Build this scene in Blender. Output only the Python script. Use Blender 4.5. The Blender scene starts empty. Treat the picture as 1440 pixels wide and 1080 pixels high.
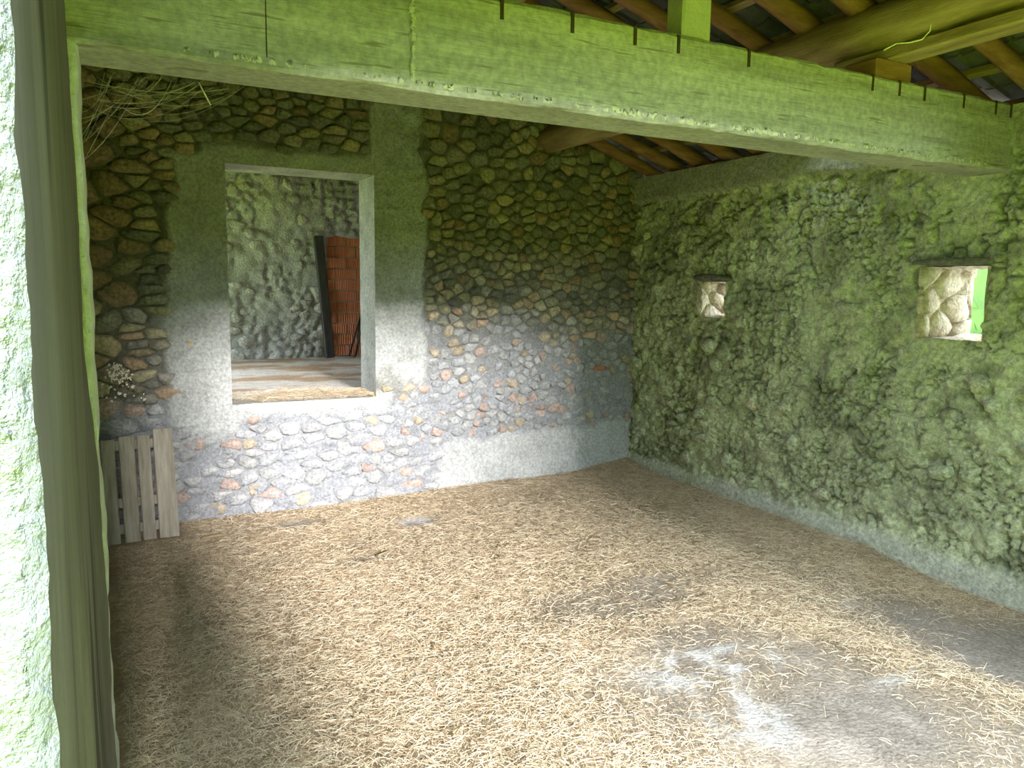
import bpy, math, random
import numpy as np
from mathutils import Vector, Matrix
random.seed(7); RNG = np.random.default_rng(7)
S = bpy.context.scene; COL = S.collection

# ------------------------------------------------------------------ camera
def camera_basis(yaw, pitch, roll):
    cy, sy, cp, sp = math.cos(yaw), math.sin(yaw), math.cos(pitch), math.sin(pitch)
    f = Vector((sy*cp, cy*cp, -sp)); r = Vector((cy, -sy, 0)); u = r.cross(f)
    c, s = math.cos(roll), math.sin(roll)
    return f, r*c+u*s, u*c-r*s
cf, cr, cu = camera_basis(math.radians(27.60), math.radians(7.117), math.radians(0.741))
cam = bpy.data.cameras.new('camera'); camo = bpy.data.objects.new('camera', cam); COL.objects.link(camo)
m = Matrix((cr, cu, -cf)).transposed().to_4x4(); m.translation = (0, 0, 1.6)
camo.matrix_world = m
cam.sensor_width = 36; cam.lens = 36*1082/1440; cam.clip_start = 0.02
S.camera = camo

# ------------------------------------------------------------------ light
SKY, SUN, EXPOSURE = 7.5, 4.9, 1.45
W = bpy.data.worlds.new('World'); S.world = W; W.use_nodes = True
bg = W.node_tree.nodes['Background']; bg.inputs[0].default_value = (0.82, 0.92, 1.0, 1); bg.inputs[1].default_value = SKY
sl = bpy.data.lights.new('sun', 'SUN'); sl.energy = SUN; sl.angle = math.radians(7.5); sl.color = (1, 0.98, 0.96)
so = bpy.data.objects.new('sun', sl); COL.objects.link(so)
_el, _az = math.radians(16.3), math.radians(0)
so.rotation_euler = (-Vector((math.sin(_az)*math.cos(_el), -math.cos(_az)*math.cos(_el), math.sin(_el)))).to_track_quat('-Z', 'Y').to_euler()
so.location = (4, -10, 12)
def portal(name, loc, facing, w, h):
    l = bpy.data.lights.new(name, 'AREA'); l.shape = 'RECTANGLE'; l.size = w; l.size_y = h; l.cycles.is_portal = True
    o = bpy.data.objects.new(name, l); COL.objects.link(o); o.location = loc
    o.rotation_euler = Vector(facing).to_track_quat('-Z', 'Z').to_euler()
portal('sky_portal_opening', (1.6, 0.62, 1.4), (0, 1, 0), 3.5, 3.1)
portal('sky_portal_window', (4.50, 2.6, 1.55), (-1, 0, 0), 0.45, 0.5)
portal('sky_portal_window_small', (4.50, 4.46, 1.54), (-1, 0, 0), 0.35, 0.4)
portal('sky_portal_side_opening', (-0.55, 7.55, 1.6), (1, 0, 0), 1.75, 1.75)
S.view_settings.view_transform = 'Standard'; S.view_settings.look = 'None'
S.view_settings.exposure = EXPOSURE; S.view_settings.gamma = 1; S.view_settings.use_curve_mapping = False
S.cycles.use_denoising = True; S.cycles.max_bounces = 8; S.cycles.diffuse_bounces = 6
S.cycles.sample_clamp_indirect = 12; S.cycles.use_adaptive_sampling = False; S.cycles.caustics_reflective = False

# ------------------------------------------------------------------ numbers of the place
R, D, YB = 4.033, 5.463, 2.343         # right wall, back wall, front of the concrete beam
ZB, ZT = 2.208, 2.530                  # beam under side and top
XL = -0.10                             # left wall
SLOPE = 0.34
def zroof(x): return 2.53+SLOPE*(R-x)  # under side of the rafters
OX0, OX1, OZ0, OZ1 = 0.71, 1.715, 0.79, 2.385   # opening in the back wall
D2 = 8.79                              # far wall of the room beyond

# ------------------------------------------------------------------ noise
def _h(ix, iy, s):
    n = (ix.astype(np.int64)*374761393+iy.astype(np.int64)*668265263+s*1442695041) & 0xffffffff
    n = ((n ^ (n >> 13))*1274126177) & 0xffffffff
    n = ((n ^ (n >> 16))*2246822519) & 0xffffffff
    return ((n ^ (n >> 15)) & 0xffffff)/float(0xffffff)
def vn(x, y, s=0):
    x = np.asarray(x, float); y = np.asarray(y, float)
    ix, iy = np.floor(x), np.floor(y); fx, fy = x-ix, y-iy
    fx = fx*fx*(3-2*fx); fy = fy*fy*(3-2*fy)
    a, b, c, d = _h(ix, iy, s), _h(ix+1, iy, s), _h(ix, iy+1, s), _h(ix+1, iy+1, s)
    return (a*(1-fx)+b*fx)*(1-fy)+(c*(1-fx)+d*fx)*fy
def fbm(x, y, o=4, s=0):
    r = 0; a = 0.5
    for k in range(o):
        r = r+a*vn(x*2**k, y*2**k, s+k*17); a *= 0.5
    return r/(1-0.5**o)
def worley(x, y, s=0):
    ix, iy = np.floor(x), np.floor(y); f1 = np.full(np.shape(x), 9.); f2 = f1.copy(); idv = np.zeros(np.shape(x))
    for dx in (-1, 0, 1):
        for dy in (-1, 0, 1):
            cx, cy = ix+dx, iy+dy
            d = np.hypot(cx+.1+.8*_h(cx, cy, s)-x, cy+.1+.8*_h(cx, cy, s+9)-y)
            hid = _h(cx, cy, s+21); new = d < f1
            f2 = np.where(new, f1, np.minimum(f2, d)); idv = np.where(new, hid, idv); f1 = np.where(new, d, f1)
    return f1, f2, idv
def sst(a, b, x):
    t = np.clip((x-a)/(b-a), 0, 1); return t*t*(3-2*t)

# ------------------------------------------------------------------ materials
def material(name, cols, scale=6, rough=0.9, bump=0.3, bscale=60, stretch=(1, 1, 1), detail=6, attr=None, bdist=0.02, spots=None, coords='Object', speck=None):
    """noise-mixed colours + fine relief; attr = colour attribute multiplied/used as the base colour"""
    M = bpy.data.materials.new(name); M.use_nodes = True; nt = M.node_tree; N = nt.nodes; L = nt.links
    b = N['Principled BSDF']; b.inputs['Roughness'].default_value = rough
    b.inputs['Specular IOR Level'].default_value = 0.25
    tc = N.new('ShaderNodeTexCoord'); mp = N.new('ShaderNodeMapping'); mp.inputs['Scale'].default_value = stretch
    L.new(tc.outputs[coords], mp.inputs['Vector'])
    n1 = N.new('ShaderNodeTexNoise'); n1.inputs['Scale'].default_value = scale; n1.inputs['Detail'].default_value = detail; n1.inputs['Roughness'].default_value = 0.65
    L.new(mp.outputs[0], n1.inputs['Vector'])
    rp = N.new('ShaderNodeValToRGB'); e = rp.color_ramp.elements
    while len(e) < len(cols): e.new(0.5)
    for i, c in enumerate(cols):
        e[i].position = 0.3+0.4*i/max(1, len(cols)-1); e[i].color = (*c, 1)
    L.new(n1.outputs['Fac'], rp.inputs['Fac'])
    out = rp.outputs['Color']
    if attr:
        at = N.new('ShaderNodeAttribute'); at.attribute_name = attr
        mx = N.new('ShaderNodeMix'); mx.data_type = 'RGBA'; mx.blend_type = 'MULTIPLY'; mx.inputs[0].default_value = 1
        L.new(at.outputs['Color'], mx.inputs[6]); L.new(out, mx.inputs[7]); out = mx.outputs[2]
    if speck:
        n3 = N.new('ShaderNodeTexNoise'); n3.inputs['Scale'].default_value = speck[0]; n3.inputs['Detail'].default_value = 3; n3.inputs['Roughness'].default_value = .7
        L.new(tc.outputs[coords], n3.inputs['Vector'])
        r3 = N.new('ShaderNodeMapRange'); r3.inputs[1].default_value = .32; r3.inputs[2].default_value = .68; r3.inputs[3].default_value = 1-speck[1]; r3.inputs[4].default_value = 1+speck[1]
        L.new(n3.outputs['Fac'], r3.inputs[0]); mx = N.new('ShaderNodeMix'); mx.data_type = 'RGBA'; mx.blend_type = 'MULTIPLY'; mx.inputs[0].default_value = 1
        L.new(out, mx.inputs[6]); L.new(r3.outputs[0], mx.inputs[7]); out = mx.outputs[2]
    if spots:
        ns = N.new('ShaderNodeTexNoise'); ns.inputs['Scale'].default_value = spots[1]; ns.inputs['Detail'].default_value = 3
        L.new(mp.outputs[0], ns.inputs['Vector'])
        r2 = N.new('ShaderNodeMapRange'); r2.inputs[1].default_value = spots[2]; r2.inputs[2].default_value = spots[2]+0.08
        L.new(ns.outputs['Fac'], r2.inputs[0])
        mx = N.new('ShaderNodeMix'); mx.data_type = 'RGBA'; L.new(r2.outputs[0], mx.inputs[0]); L.new(out, mx.inputs[6])
        mx.inputs[7].default_value = (*spots[0], 1); out = mx.outputs[2]
    L.new(out, b.inputs['Base Color'])
    n2 = N.new('ShaderNodeTexNoise'); n2.inputs['Scale'].default_value = bscale; n2.inputs['Detail'].default_value = 5; n2.inputs['Roughness'].default_value = 0.6
    L.new(mp.outputs[0], n2.inputs['Vector'])
    bp = N.new('ShaderNodeBump'); bp.inputs['Strength'].default_value = bump; bp.inputs['Distance'].default_value = bdist
    L.new(n2.outputs['Fac'], bp.inputs['Height']); L.new(bp.outputs[0], b.inputs['Normal'])
    return M
def leaf_material(name, c1, c2):
    M = material(name, [c1, c2], scale=3, bump=0.0, rough=0.6)
    M.node_tree.nodes['Principled BSDF'].inputs['Subsurface Weight'].default_value = 0
    return M
MT = {
 'back': material('rubble_mortar_and_plaster', [(.80, .79, .76), (1, 1, 1), (1.08, 1.07, 1.04)], 7, bump=.9, bscale=60, attr='tint', speck=(48, .28)),
 'right': material('lumpy_lime_render', [(.80, .82, .74), (1, 1, .97), (1.14, 1.15, 1.06)], 9, bump=.9, bscale=50, attr='tint', speck=(36, .28)),
 'stone': material('field_stone', [(.72, .72, .72), (1, 1, 1), (1.2, 1.16, 1.1)], 18, bump=.9, bscale=45, attr='tint', speck=(42, .30)),
 'concrete': material('board_marked_concrete', [(.25, .245, .23), (.36, .35, .325), (.44, .43, .40)], 4, bump=.35, bscale=26, stretch=(.35, 1, 5), spots=((.22, .21, .18), 16, .62), speck=(40, .22)),
 'concrete_post': material('post_concrete', [(.38, .37, .32), (.48, .47, .40)], 6, bump=.4, bscale=50),
 'shaded_wall': material('streaked_shaded_concrete', [(.09, .08, .08), (.13, .115, .115), (.18, .16, .16)], 3.0, bump=.35, bscale=30, stretch=(1, 2.4, .35), spots=((.04, .038, .036), 2.6, .57)),  # base darkened to carry the wall's shade; the streaks are its own
 'paleplaster': material('pale_rough_plaster', [(.24, .26, .28), (.36, .385, .41)], 14, bump=1.0, bscale=55, bdist=.03),
 'floor': material('trodden_floor', [(.78, .76, .74), (1, 1, 1), (1.15, 1.15, 1.15)], 11, bump=.6, bscale=60, attr='tint', speck=(60, .3)),
 'straw': material('dry_straw', [(.85, .85, .85), (1.1, 1.1, 1.1)], 40, rough=.7, bump=0, attr='tint'),
 'wood_pole': material('rafter_wood', [(.16, .075, .035), (.25, .125, .06), (.33, .18, .09)], 4, bump=.4, bscale=30, stretch=(.6, 5, 5)),
 'wood_log': material('old_log_wood', [(.22, .15, .075), (.36, .26, .13), (.46, .35, .19)], 4, bump=.5, bscale=26, stretch=(5, .7, 5)),
 'wood_board': material('grey_pallet_wood', [(.22, .185, .15), (.34, .30, .25), (.44, .40, .35)], 5, bump=.4, bscale=30, stretch=(7, 7, .8)),
 'wood_dark': material('tarred_timber', [(.018, .016, .015), (.05, .045, .042)], 6, rough=.55, bump=.35, bscale=24, stretch=(5, 5, .6)),
 'wood_red': material('reddish_block_wood', [(.22, .11, .06), (.32, .17, .09)], 6, bump=.4, bscale=40, stretch=(1, 1, 5)),
 'tile': material('weathered_roof_tile', [(.075, .075, .08), (.13, .128, .13), (.19, .18, .17)], 6, bump=.3, bscale=50),
 'brick': material('hollow_clay_brick', [(.40, .13, .075), (.52, .19, .11), (.58, .25, .16)], 5, bump=.2, bscale=60),
 'mortar': material('grey_mortar', [(.36, .34, .32), (.46, .44, .42)], 14, bump=.4, bscale=60),
 'far': material('grey_rubble_render', [(.80, .80, .80), (1, 1, 1), (1.12, 1.12, 1.12)], 8, bump=.8, bscale=45, attr='tint', speck=(40, .25)),
 'slot': material('rusty_tie', [(.035, .025, .018), (.07, .045, .03)], 30, bump=.2),
 'lump': material('mortar_lumps', [(.46, .45, .38), (.60, .59, .52)], 30, bump=.5, bscale=60),
 'web': material('dusty_cobweb', [(.42, .38, .32), (.58, .53, .46)], 20, bump=0),
 'dry': material('dried_flowers', [(.66, .60, .54), (.86, .82, .78)], 30, bump=0),  # whitish, and lightened further for the light falling on them
 'stem': material('dry_stem', [(.20, .14, .08), (.30, .22, .13)], 30, bump=0),
 'lime': material('cream_stone', [(.40, .32, .22), (.56, .49, .38), (.62, .58, .52)], 12, bump=1.0, bscale=34, speck=(30, .3), bdist=.03),
 'lawn': material('meadow_grass', [(.19, .30, .012), (.27, .39, .018), (.33, .45, .03)], 1.2, bump=.4, bscale=30),
 'leaf': leaf_material('foliage', (.022, .055, .006), (.05, .11, .012)),
 'leaf_light': leaf_material('light_foliage', (.13, .22, .012), (.22, .33, .02)),  # lightened so the left-hand trees bounce more green onto the right wall
 'glare_ground': material('overexposed_ground', [(.50, .49, .46), (.64, .63, .60)], 20, bump=.5, bscale=60),  # pale tone stands in for overexposed ground
 'pillar': material('lit_pillar_concrete', [(.52, .53, .52), (.68, .69, .69)], 14, bump=.8, bscale=55),  # concrete lightened to carry the daylight on the pillar's front
 'bark': material('bark', [(.09, .07, .05), (.16, .13, .10)], 8, bump=.6, bscale=14),
}

# ------------------------------------------------------------------ builders
def mesh(name, V, F, mat, parent=None, tint=None, smooth=True):
    me = bpy.data.meshes.new(name)
    V = np.asarray(V, np.float32)
    if isinstance(F, np.ndarray):
        k = F.shape[1]; me.vertices.add(len(V)); me.vertices.foreach_set('co', V.ravel())
        me.loops.add(F.size); me.loops.foreach_set('vertex_index', F.ravel().astype(np.int32))
        me.polygons.add(len(F)); me.polygons.foreach_set('loop_start', np.arange(0, F.size, k, dtype=np.int32))
        me.update(calc_edges=True)
    else:
        me.from_pydata(V.tolist(), [], F)
    if tint is not None:
        t = np.ones((len(V), 4), np.float32); t[:, :3] = tint
        a = me.color_attributes.new('tint', 'FLOAT_COLOR', 'POINT'); a.data.foreach_set('color', t.ravel())
    if smooth: me.polygons.foreach_set('use_smooth', [True]*len(me.polygons))
    me.materials.append(MT[mat]); me.validate()
    o = bpy.data.objects.new(name, me); COL.objects.link(o)
    if parent: o.parent = parent
    return o
def empty(name, loc=(0, 0, 0)):
    o = bpy.data.objects.new(name, None); COL.objects.link(o); o.location = loc; o.empty_display_size = .1; return o
def tag(o, label=None, cat=None, group=None, kind=None):
    for k, v in (('label', label), ('category', cat), ('group', group), ('kind', kind)):
        if v: o[k] = v
    return o
def struct(o, label=None): return tag(o, label, None, None, 'structure')
class Acc:
    """collects pieces for one mesh"""
    def __init__(s): s.V = []; s.F = []; s.T = []
    def add(s, V, F, tint=None):
        k = len(s.V); s.V += [tuple(v) for v in V]; s.F += [tuple(i+k for i in f) for f in F]
        if tint is not None: s.T += [tint]*len(V)
    def build(s, name, mat, parent=None, smooth=True):
        return mesh(name, s.V, s.F, mat, parent, np.array(s.T) if s.T else None, smooth)
def box(x0, x1, y0, y1, z0, z1, bev=0.0):
    """box with chamfered edges"""
    if bev <= 0:
        V = [(x, y, z) for x in (x0, x1) for y in (y0, y1) for z in (z0, z1)]
        return V, [(0, 1, 3, 2), (4, 6, 7, 5), (0, 4, 5, 1), (2, 3, 7, 6), (0, 2, 6, 4), (1, 5, 7, 3)]
    import bmesh
    bm = bmesh.new(); V, F = box(x0, x1, y0, y1, z0, z1); vs = [bm.verts.new(v) for v in V]
    for f in F: bm.faces.new([vs[i] for i in f])
    bmesh.ops.recalc_face_normals(bm, faces=bm.faces)
    bmesh.ops.bevel(bm, geom=list(bm.edges), offset=bev, segments=1, affect='EDGES')
    bm.verts.index_update(); V = [v.co[:] for v in bm.verts]; F = [[v.index for v in f.verts] for f in bm.faces]; bm.free()
    return V, F
def tube(P, r, n=8, seed=0, rough=0.0, cap=True):
    P = [Vector(p) for p in P]; V = []; F = []; rr = random.Random(seed)
    rs = r if hasattr(r, '__len__') else [r]*len(P)
    lob = [1+rough*(rr.random()*2-1) for _ in range(n)]
    for i, p in enumerate(P):
        t = (P[min(i+1, len(P)-1)]-P[max(i-1, 0)]).normalized()
        a = t.orthogonal() if abs(t.z) > .9 else t.cross(Vector((0, 0, 1))); a.normalize(); b = t.cross(a)
        for k in range(n):
            th = 2*math.pi*k/n; q = rs[i]*lob[k]*(1+rough*.5*(rr.random()*2-1))
            V.append(p+a*(q*math.cos(th))+b*(q*math.sin(th)))
    for i in range(len(P)-1):
        for k in range(n):
            F.append((i*n+k, i*n+(k+1) % n, (i+1)*n+(k+1) % n, (i+1)*n+k))
    if cap: F.append(tuple(range(n-1, -1, -1))); F.append(tuple(range((len(P)-1)*n, len(P)*n)))
    return [v[:] for v in V], F
def grid_faces(nu, nv, keep=None):
    i = np.arange(nu-1)[:, None]*nv+np.arange(nv-1)[None, :]
    q = np.stack([i, i+nv, i+nv+1, i+1], -1)
    return q[keep] if keep is not None else q.reshape(-1, 4)
def span(breaks, step):
    o = []
    for a, b in zip(breaks[:-1], breaks[1:]):
        n = max(1, int(round((b-a)/step))); o += list(np.linspace(a, b, n+1)[:-1])
    return np.array(o+[breaks[-1]])

# ------------------------------------------------------------------ stones: irregular cells shrunk into lumps
def darts(x0, x1, z0, z1, rad, tries, asp, seed):
    rg = np.random.default_rng(seed); P = np.zeros((0, 3)); out = []
    C = np.c_[rg.uniform(x0, x1, tries), rg.uniform(z0, z1, tries)]
    rr = rad(C[:, 0], C[:, 1])*rg.uniform(.55, 1.4, tries)
    buf = np.zeros((tries, 3)); n = 0
    for (x, z), r in zip(C, rr):
        if n:
            d = np.hypot((buf[:n, 0]-x)/asp, buf[:n, 1]-z)
            if (d < (buf[:n, 2]+r)*.5).any(): continue
        buf[n] = (x, z, r); n += 1
    return buf[:n]
def cells(P, asp):
    U = np.c_[P[:, 0]/asp, P[:, 1]]; out = []
    for i in range(len(U)):
        d = np.hypot(*(U-U[i]).T); nb = np.argsort(d)[1:15]; L = P[i, 2]*1.15
        poly = [U[i]+np.array(v)*L for v in ((-1, -1), (1, -1), (1, 1), (-1, 1))]
        for j in nb:
            mid = (U[i]+U[j])/2; n = U[j]-U[i]; new = []
            for a, b in zip(poly, poly[1:]+poly[:1]):
                da, db = np.dot(a-mid, n), np.dot(b-mid, n)
                if da <= 0: new.append(a)
                if da*db < 0: new.append(a+(b-a)*da/(da-db))
            poly = new
            if len(poly) < 3: break
        if len(poly) >= 3: out.append((i, [(p[0]*asp, p[1]) for p in poly]))
    return out
def stone_piece(poly, shrink, depth, h, rg, back=.03, flat=.6):
    """lumpy stone over a polygon in the wall plane; returns local (u, w, out) verts"""
    p = np.array(poly); c = p.mean(0)
    q = []
    for a, b in zip(p, np.roll(p, -1, 0)):      # one corner cut
        k_ = rg.uniform(.10, .30); q += [a*(1-k_)+b*k_, a*k_+b*(1-k_)]
    q = np.array(q); n = len(q)
    if n > 11:
        q = q[np.linspace(0, n-1, 11).astype(int)]; n = len(q)
    d = q-c; r = np.hypot(*d.T)+1e-6
    q0 = c+d*(np.maximum(r-shrink, r*.5)/r)[:, None]*rg.uniform(.95, 1.03, n)[:, None]
    V = []
    tilt = rg.uniform(-.25, .25, 2)*h/ max(r.mean(), .02)
    for s, o in ((1., -back), (.93, h*.55), (flat, h*.97)):
        w = c+(q0-c)*s
        for k in range(n):
            oo = o if o < 0 else o*rg.uniform(.82, 1.18)+float(np.dot(tilt, w[k]-c))
            V.append((w[k][0], w[k][1], oo))
    V.append((c[0], c[1], h*rg.uniform(.95, 1.15)))
    F = []
    for k in range(2):
        for i in range(n):
            F.append((k*n+i, k*n+(i+1) % n, (k+1)*n+(i+1) % n, (k+1)*n+i))
    for i in range(n): F.append((2*n+i, 2*n+(i+1) % n, 3*n))
    return V, F, c
PAL = np.array([(.30, .27, .22), (.36, .32, .25), (.26, .25, .22), (.40, .29, .21), (.45, .37, .26), (.33, .31, .28), (.38, .34, .24), (.22, .21, .19)])
def place_stones(parent, items, to_world, limit, mat='stone', stuff='small_stones'):
    """items: (area, V, F, centre, tint). The largest become parts of their own, the rest one stuff part."""
    items.sort(key=lambda t: -t[0]); acc = Acc()
    for k, (ar, V, F, c, tint) in enumerate(items):
        if k < limit:
            W_ = [to_world(*v) for v in V]; ctr = Vector(to_world(c[0], c[1], 0))
            o = mesh('stone', [Vector(v)-ctr for v in W_], F, mat, parent, np.array(tint)); o.location = ctr-parent.location
        else:
            acc.add([to_world(*v) for v in V], F, tuple(tint))
    if acc.V:
        o = acc.build(stuff, mat, parent); o['kind'] = 'stuff'

# ================================================================== floor
def straw_density(x, y):
    """0 bare .. 1 thick"""
    n = fbm(x*1.1+3, y*1.1+1, 4, 3); n2 = fbm(x*3.1, y*3.1, 3, 5)
    d = .86+.55*(n-.5)+.35*(n2-.5)
    bare = lambda cx, cy, rx, ry: np.exp(-(((x-cx)/rx)**2+((y-cy)/ry)**2)**2)
    d = d-.72*bare(2.3, 2.2, .72, .62)-.6*bare(2.35, 3.15, .62, .26)-.8*bare(3.55, 2.1, .5, .55)-.62*bare(2.7, 1.5, 1.0, .5)
    d = d-.8*bare(1.80, 4.82, .14, .12)-.6*bare(1.05, 5.1, .16, .09)-.45*bare(1.25, 4.25, .22, .08)
    d = d+.5*np.exp(-((x-(2.75+.25*(3.2-y)))/.16)**2)*sst(3.4, 2.9, y)*.9          # band of straw across the bare part
    d = d+.6*sst(.55, .15, R-x)*sst(1.9, 2.4, y)
    return np.clip(d, .02, 1)
def floor_height(x, y):
    d = straw_density(x, y)
    pile = .055*sst(.7, .05, R-x)*sst(2.3, 3.2, y)+.03*sst(.6, .05, D-y)*sst(1.6, 2.6, x)
    return d*(.012+.022*fbm(x*4, y*4, 3, 8))+pile*(.6+.8*fbm(x*3, y*3, 2, 31))+.006*fbm(x*12, y*12, 2, 9)
us = span([-.3, 4.2], .03); vs = span([1.0, D+.15], .03)
X, Y = np.meshgrid(us, vs, indexing='ij'); den = straw_density(X, Y)
dust = sst(.52, .66, fbm(X*2.3+9, Y*2.3, 4, 12))
def blob(cx, cy, rx, ry): return np.exp(-(((X-cx)/rx)**2+((Y-cy)/ry)**2)**2)
white = np.clip(1.3*blob(2.22, 2.38, .34, .17)+1.0*blob(2.05, 2.02, .16, .22)+.8*blob(1.8, 4.82, .13, .11)+.7*blob(2.95, 1.95, .25, .05)+.5*blob(1.05, 5.1, .14, .07)+.4*blob(3.3, 2.55, .2, .05), 0, 1)*sst(.40, .60, fbm(X*13, Y*13, 4, 13))
dirt = np.array((.27, .235, .205))*(.8+.35*dust[..., None])
mat_c = np.array((.36, .27, .155))*(.75+.5*fbm(X*8, Y*8, 3, 14))[..., None]
t = dirt*(1-den[..., None]*.9)+mat_c*den[..., None]*.9
t = t*(1-white[..., None])+np.array((.44, .43, .425))*white[..., None]
floor = struct(mesh('floor', np.stack([X, Y, floor_height(X, Y)-.008], -1).reshape(-1, 3), grid_faces(len(us), len(vs)), 'floor', None, t.reshape(-1, 3)),
               'trodden earth and cement floor littered with straw')

# ================================================================== back wall
TOPB = lambda x: zroof(x)+.10
def plaster_mask(x, z):
    """1 where the back wall is cement-plastered, 0 where rubble shows"""
    e = .06*(fbm(x*5, z*5, 4, 41)-.5)*2
    e2 = .10*(fbm(x*2.2+4, z*2.2, 3, 42)-.5)*2
    left = sst(.30, .36, x+e+e2-.10*sst(2.05, 1.75, z)*0+ .12*sst(1.9, 2.3, z)*-1)*sst(.80, .72, x+e*.1)*sst(.42, .62, z+e*2)*sst(2.46, 2.40, z+e*.2)
    lint = sst(.55, .58, x+e*.3)*sst(1.80, 1.77, x+e*.3)*sst(2.36, 2.37, z+e*.1)*sst(2.53, 2.49, z+e*.6)
    patch = sst(1.68, 1.70, x)*sst(2.13, 2.05, x+e+e2*.8)*sst(.80, 1.0, z+e*3)
    sill = sst(.66, .70, x)*sst(1.88, 1.78, x+e)*sst(.66, .73, z+e*.6)*sst(.86, .80, z)
    base = sst(0, .06, (x-2.15)+(.0-z)*.15+e)*sst(.50, .42, z+e+.04*(4-x))
    return np.clip(left+lint+patch+sill+base, 0, 1)
def lower_mask(x, z):
    """1 where the joints are filled flush with mortar (the wall foot)"""
    return np.clip(sst(.95, .70, z+.15*(fbm(x*2, z*2, 2, 44)-.5))+.75*sst(1.55, 1.1, z+.35*(fbm(x*2, z*2, 2, 45)-.5))*sst(1.9, 2.2, x), 0, 1)
xs = span([-.25, OX0, OX1, R+.06], .0145); zs = span([-.06, OZ0, OZ1, 2.48], .0145); zs2 = np.linspace(0, 1, 34)[1:]
X, Z = np.meshgrid(xs, np.r_[zs, 2.48+zs2], indexing='ij')
Z[:, len(zs):] = 2.48+zs2[None, :]*(TOPB(xs)-2.48)[:, None]
pm, lm = plaster_mask(X, Z), lower_mask(X, Z)
w1, w2, wi = worley(X*9+fbm(X*4, Z*4, 2, 61), Z*13+fbm(X*4+7, Z*4, 2, 62), 51)
rub = .010*(fbm(X*7, Z*7, 4, 52)-.5)+lm*(-.004+.026*np.abs(fbm(X*9, Z*15, 4, 63)-.5)*2*1.6+.012*(1-w1)*(wi*.9+.3)-.022*sst(.16, .02, w2-w1)*sst(.40, .5, fbm(X*3, Z*3, 3, 53)))+.008*(fbm(X*34, Z*34, 3, 54)-.5)
pls = .020+.018*(fbm(X*4, Z*4, 3, 55)-.5)+.012*(fbm(X*24, Z*24, 3, 56)-.5)-.010*(np.abs(X-.395-.01*vn(Z*3, Z*0, 5)) < .008)*(Z > .8)-.010*(np.abs(X-.535-.01*vn(Z*3, Z*0, 6)) < .008)*(Z > .6)-.012*sst(.025, .0, np.abs(fbm(X*3, Z*3, 4, 64)-.5))*sst(.5, .6, fbm(X*2, Z*2+3, 2, 65))
rough_patch = sst(1.76, 1.82, X)*sst(2.2, 2.1, X)*sst(.8, 1., Z)
pls = pls+rough_patch*(.055*(fbm(X*9, Z*9, 4, 57)-.5)+.035*np.abs(fbm(X*20, Z*20, 3, 58)-.5)*2)
out = rub*(1-pm)+pls*pm
edge = np.maximum(np.maximum(OX0-X, X-OX1), np.maximum(OZ0-Z, Z-OZ1))
out = np.where(edge < .02, .02+.004*(fbm(X*20, Z*20, 2, 59)-.5), out)
keep = ~((X[:-1, :-1]+1e-6 >= OX0) & (X[1:, 1:]-1e-6 <= OX1) & (Z[:-1, :-1]+1e-6 >= OZ0) & (Z[1:, 1:]-1e-6 <= OZ1))
mortar_c = np.array((.135, .125, .105))*(1-lm[..., None])+np.array((.23, .235, .255))*lm[..., None]
plaster_c = np.array((.36, .365, .365))*(.86+.28*fbm(X*3, Z*3, 4, 60))[..., None]
t = mortar_c*(1-pm[..., None])+plaster_c*pm[..., None]
wall_back = struct(mesh('wall_back', np.stack([X, D-out, Z], -1).reshape(-1, 3), grid_faces(len(xs), X.shape[1], keep), 'back', None, t.reshape(-1, 3)),
                   'rubble stone back wall with cement plaster around a square opening')
# reveals of the opening
def reveal(name, P0, P1, inward, depth, nrm, mat='back', col=(.44, .44, .42), seed=1, nv=22, amp=.008):
    """rough strip from edge P0-P1 running `depth` along `inward`"""
    P0, P1, inward, nrm = map(Vector, (P0, P1, inward, nrm)); L = (P1-P0).length; nu = max(6, int(L/.03))
    V = []; T = []
    for i in range(nu):
        for j in range(nv):
            a, b = i/(nu-1), j/(nv-1); p = P0.lerp(P1, a)+inward*(depth*b)
            n = float(fbm(np.array(a*L*14), np.array(b*depth*14), 3, seed)-.5)*2*amp*min(1, 6*b*(1-b)+.15)
            V.append((p+nrm*n)[:]); k = .85+.3*float(vn(np.array(a*L*9), np.array(b*9*depth), seed+5)); T.append(tuple(c*k for c in col))
    return mesh(name, V, grid_faces(nu, nv), mat, None, np.array(T))
fr = D-.022
for nm, a, b, n in (('jamb', (OX0, fr, OZ0), (OX0, fr, OZ1), (1, 0, 0)), ('jamb', (OX1, fr, OZ0), (OX1, fr, OZ1), (-1, 0, 0)), ('lintel_soffit', (OX0, fr, OZ1), (OX1, fr, OZ1), (0, 0, -1)), ('sill', (OX0, fr, OZ0), (OX1, fr, OZ0), (0, 0, 1))):
    o = reveal(nm, a, b, (0, 1, 0), .375, n, seed=len(nm)); o.parent = wall_back
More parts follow.
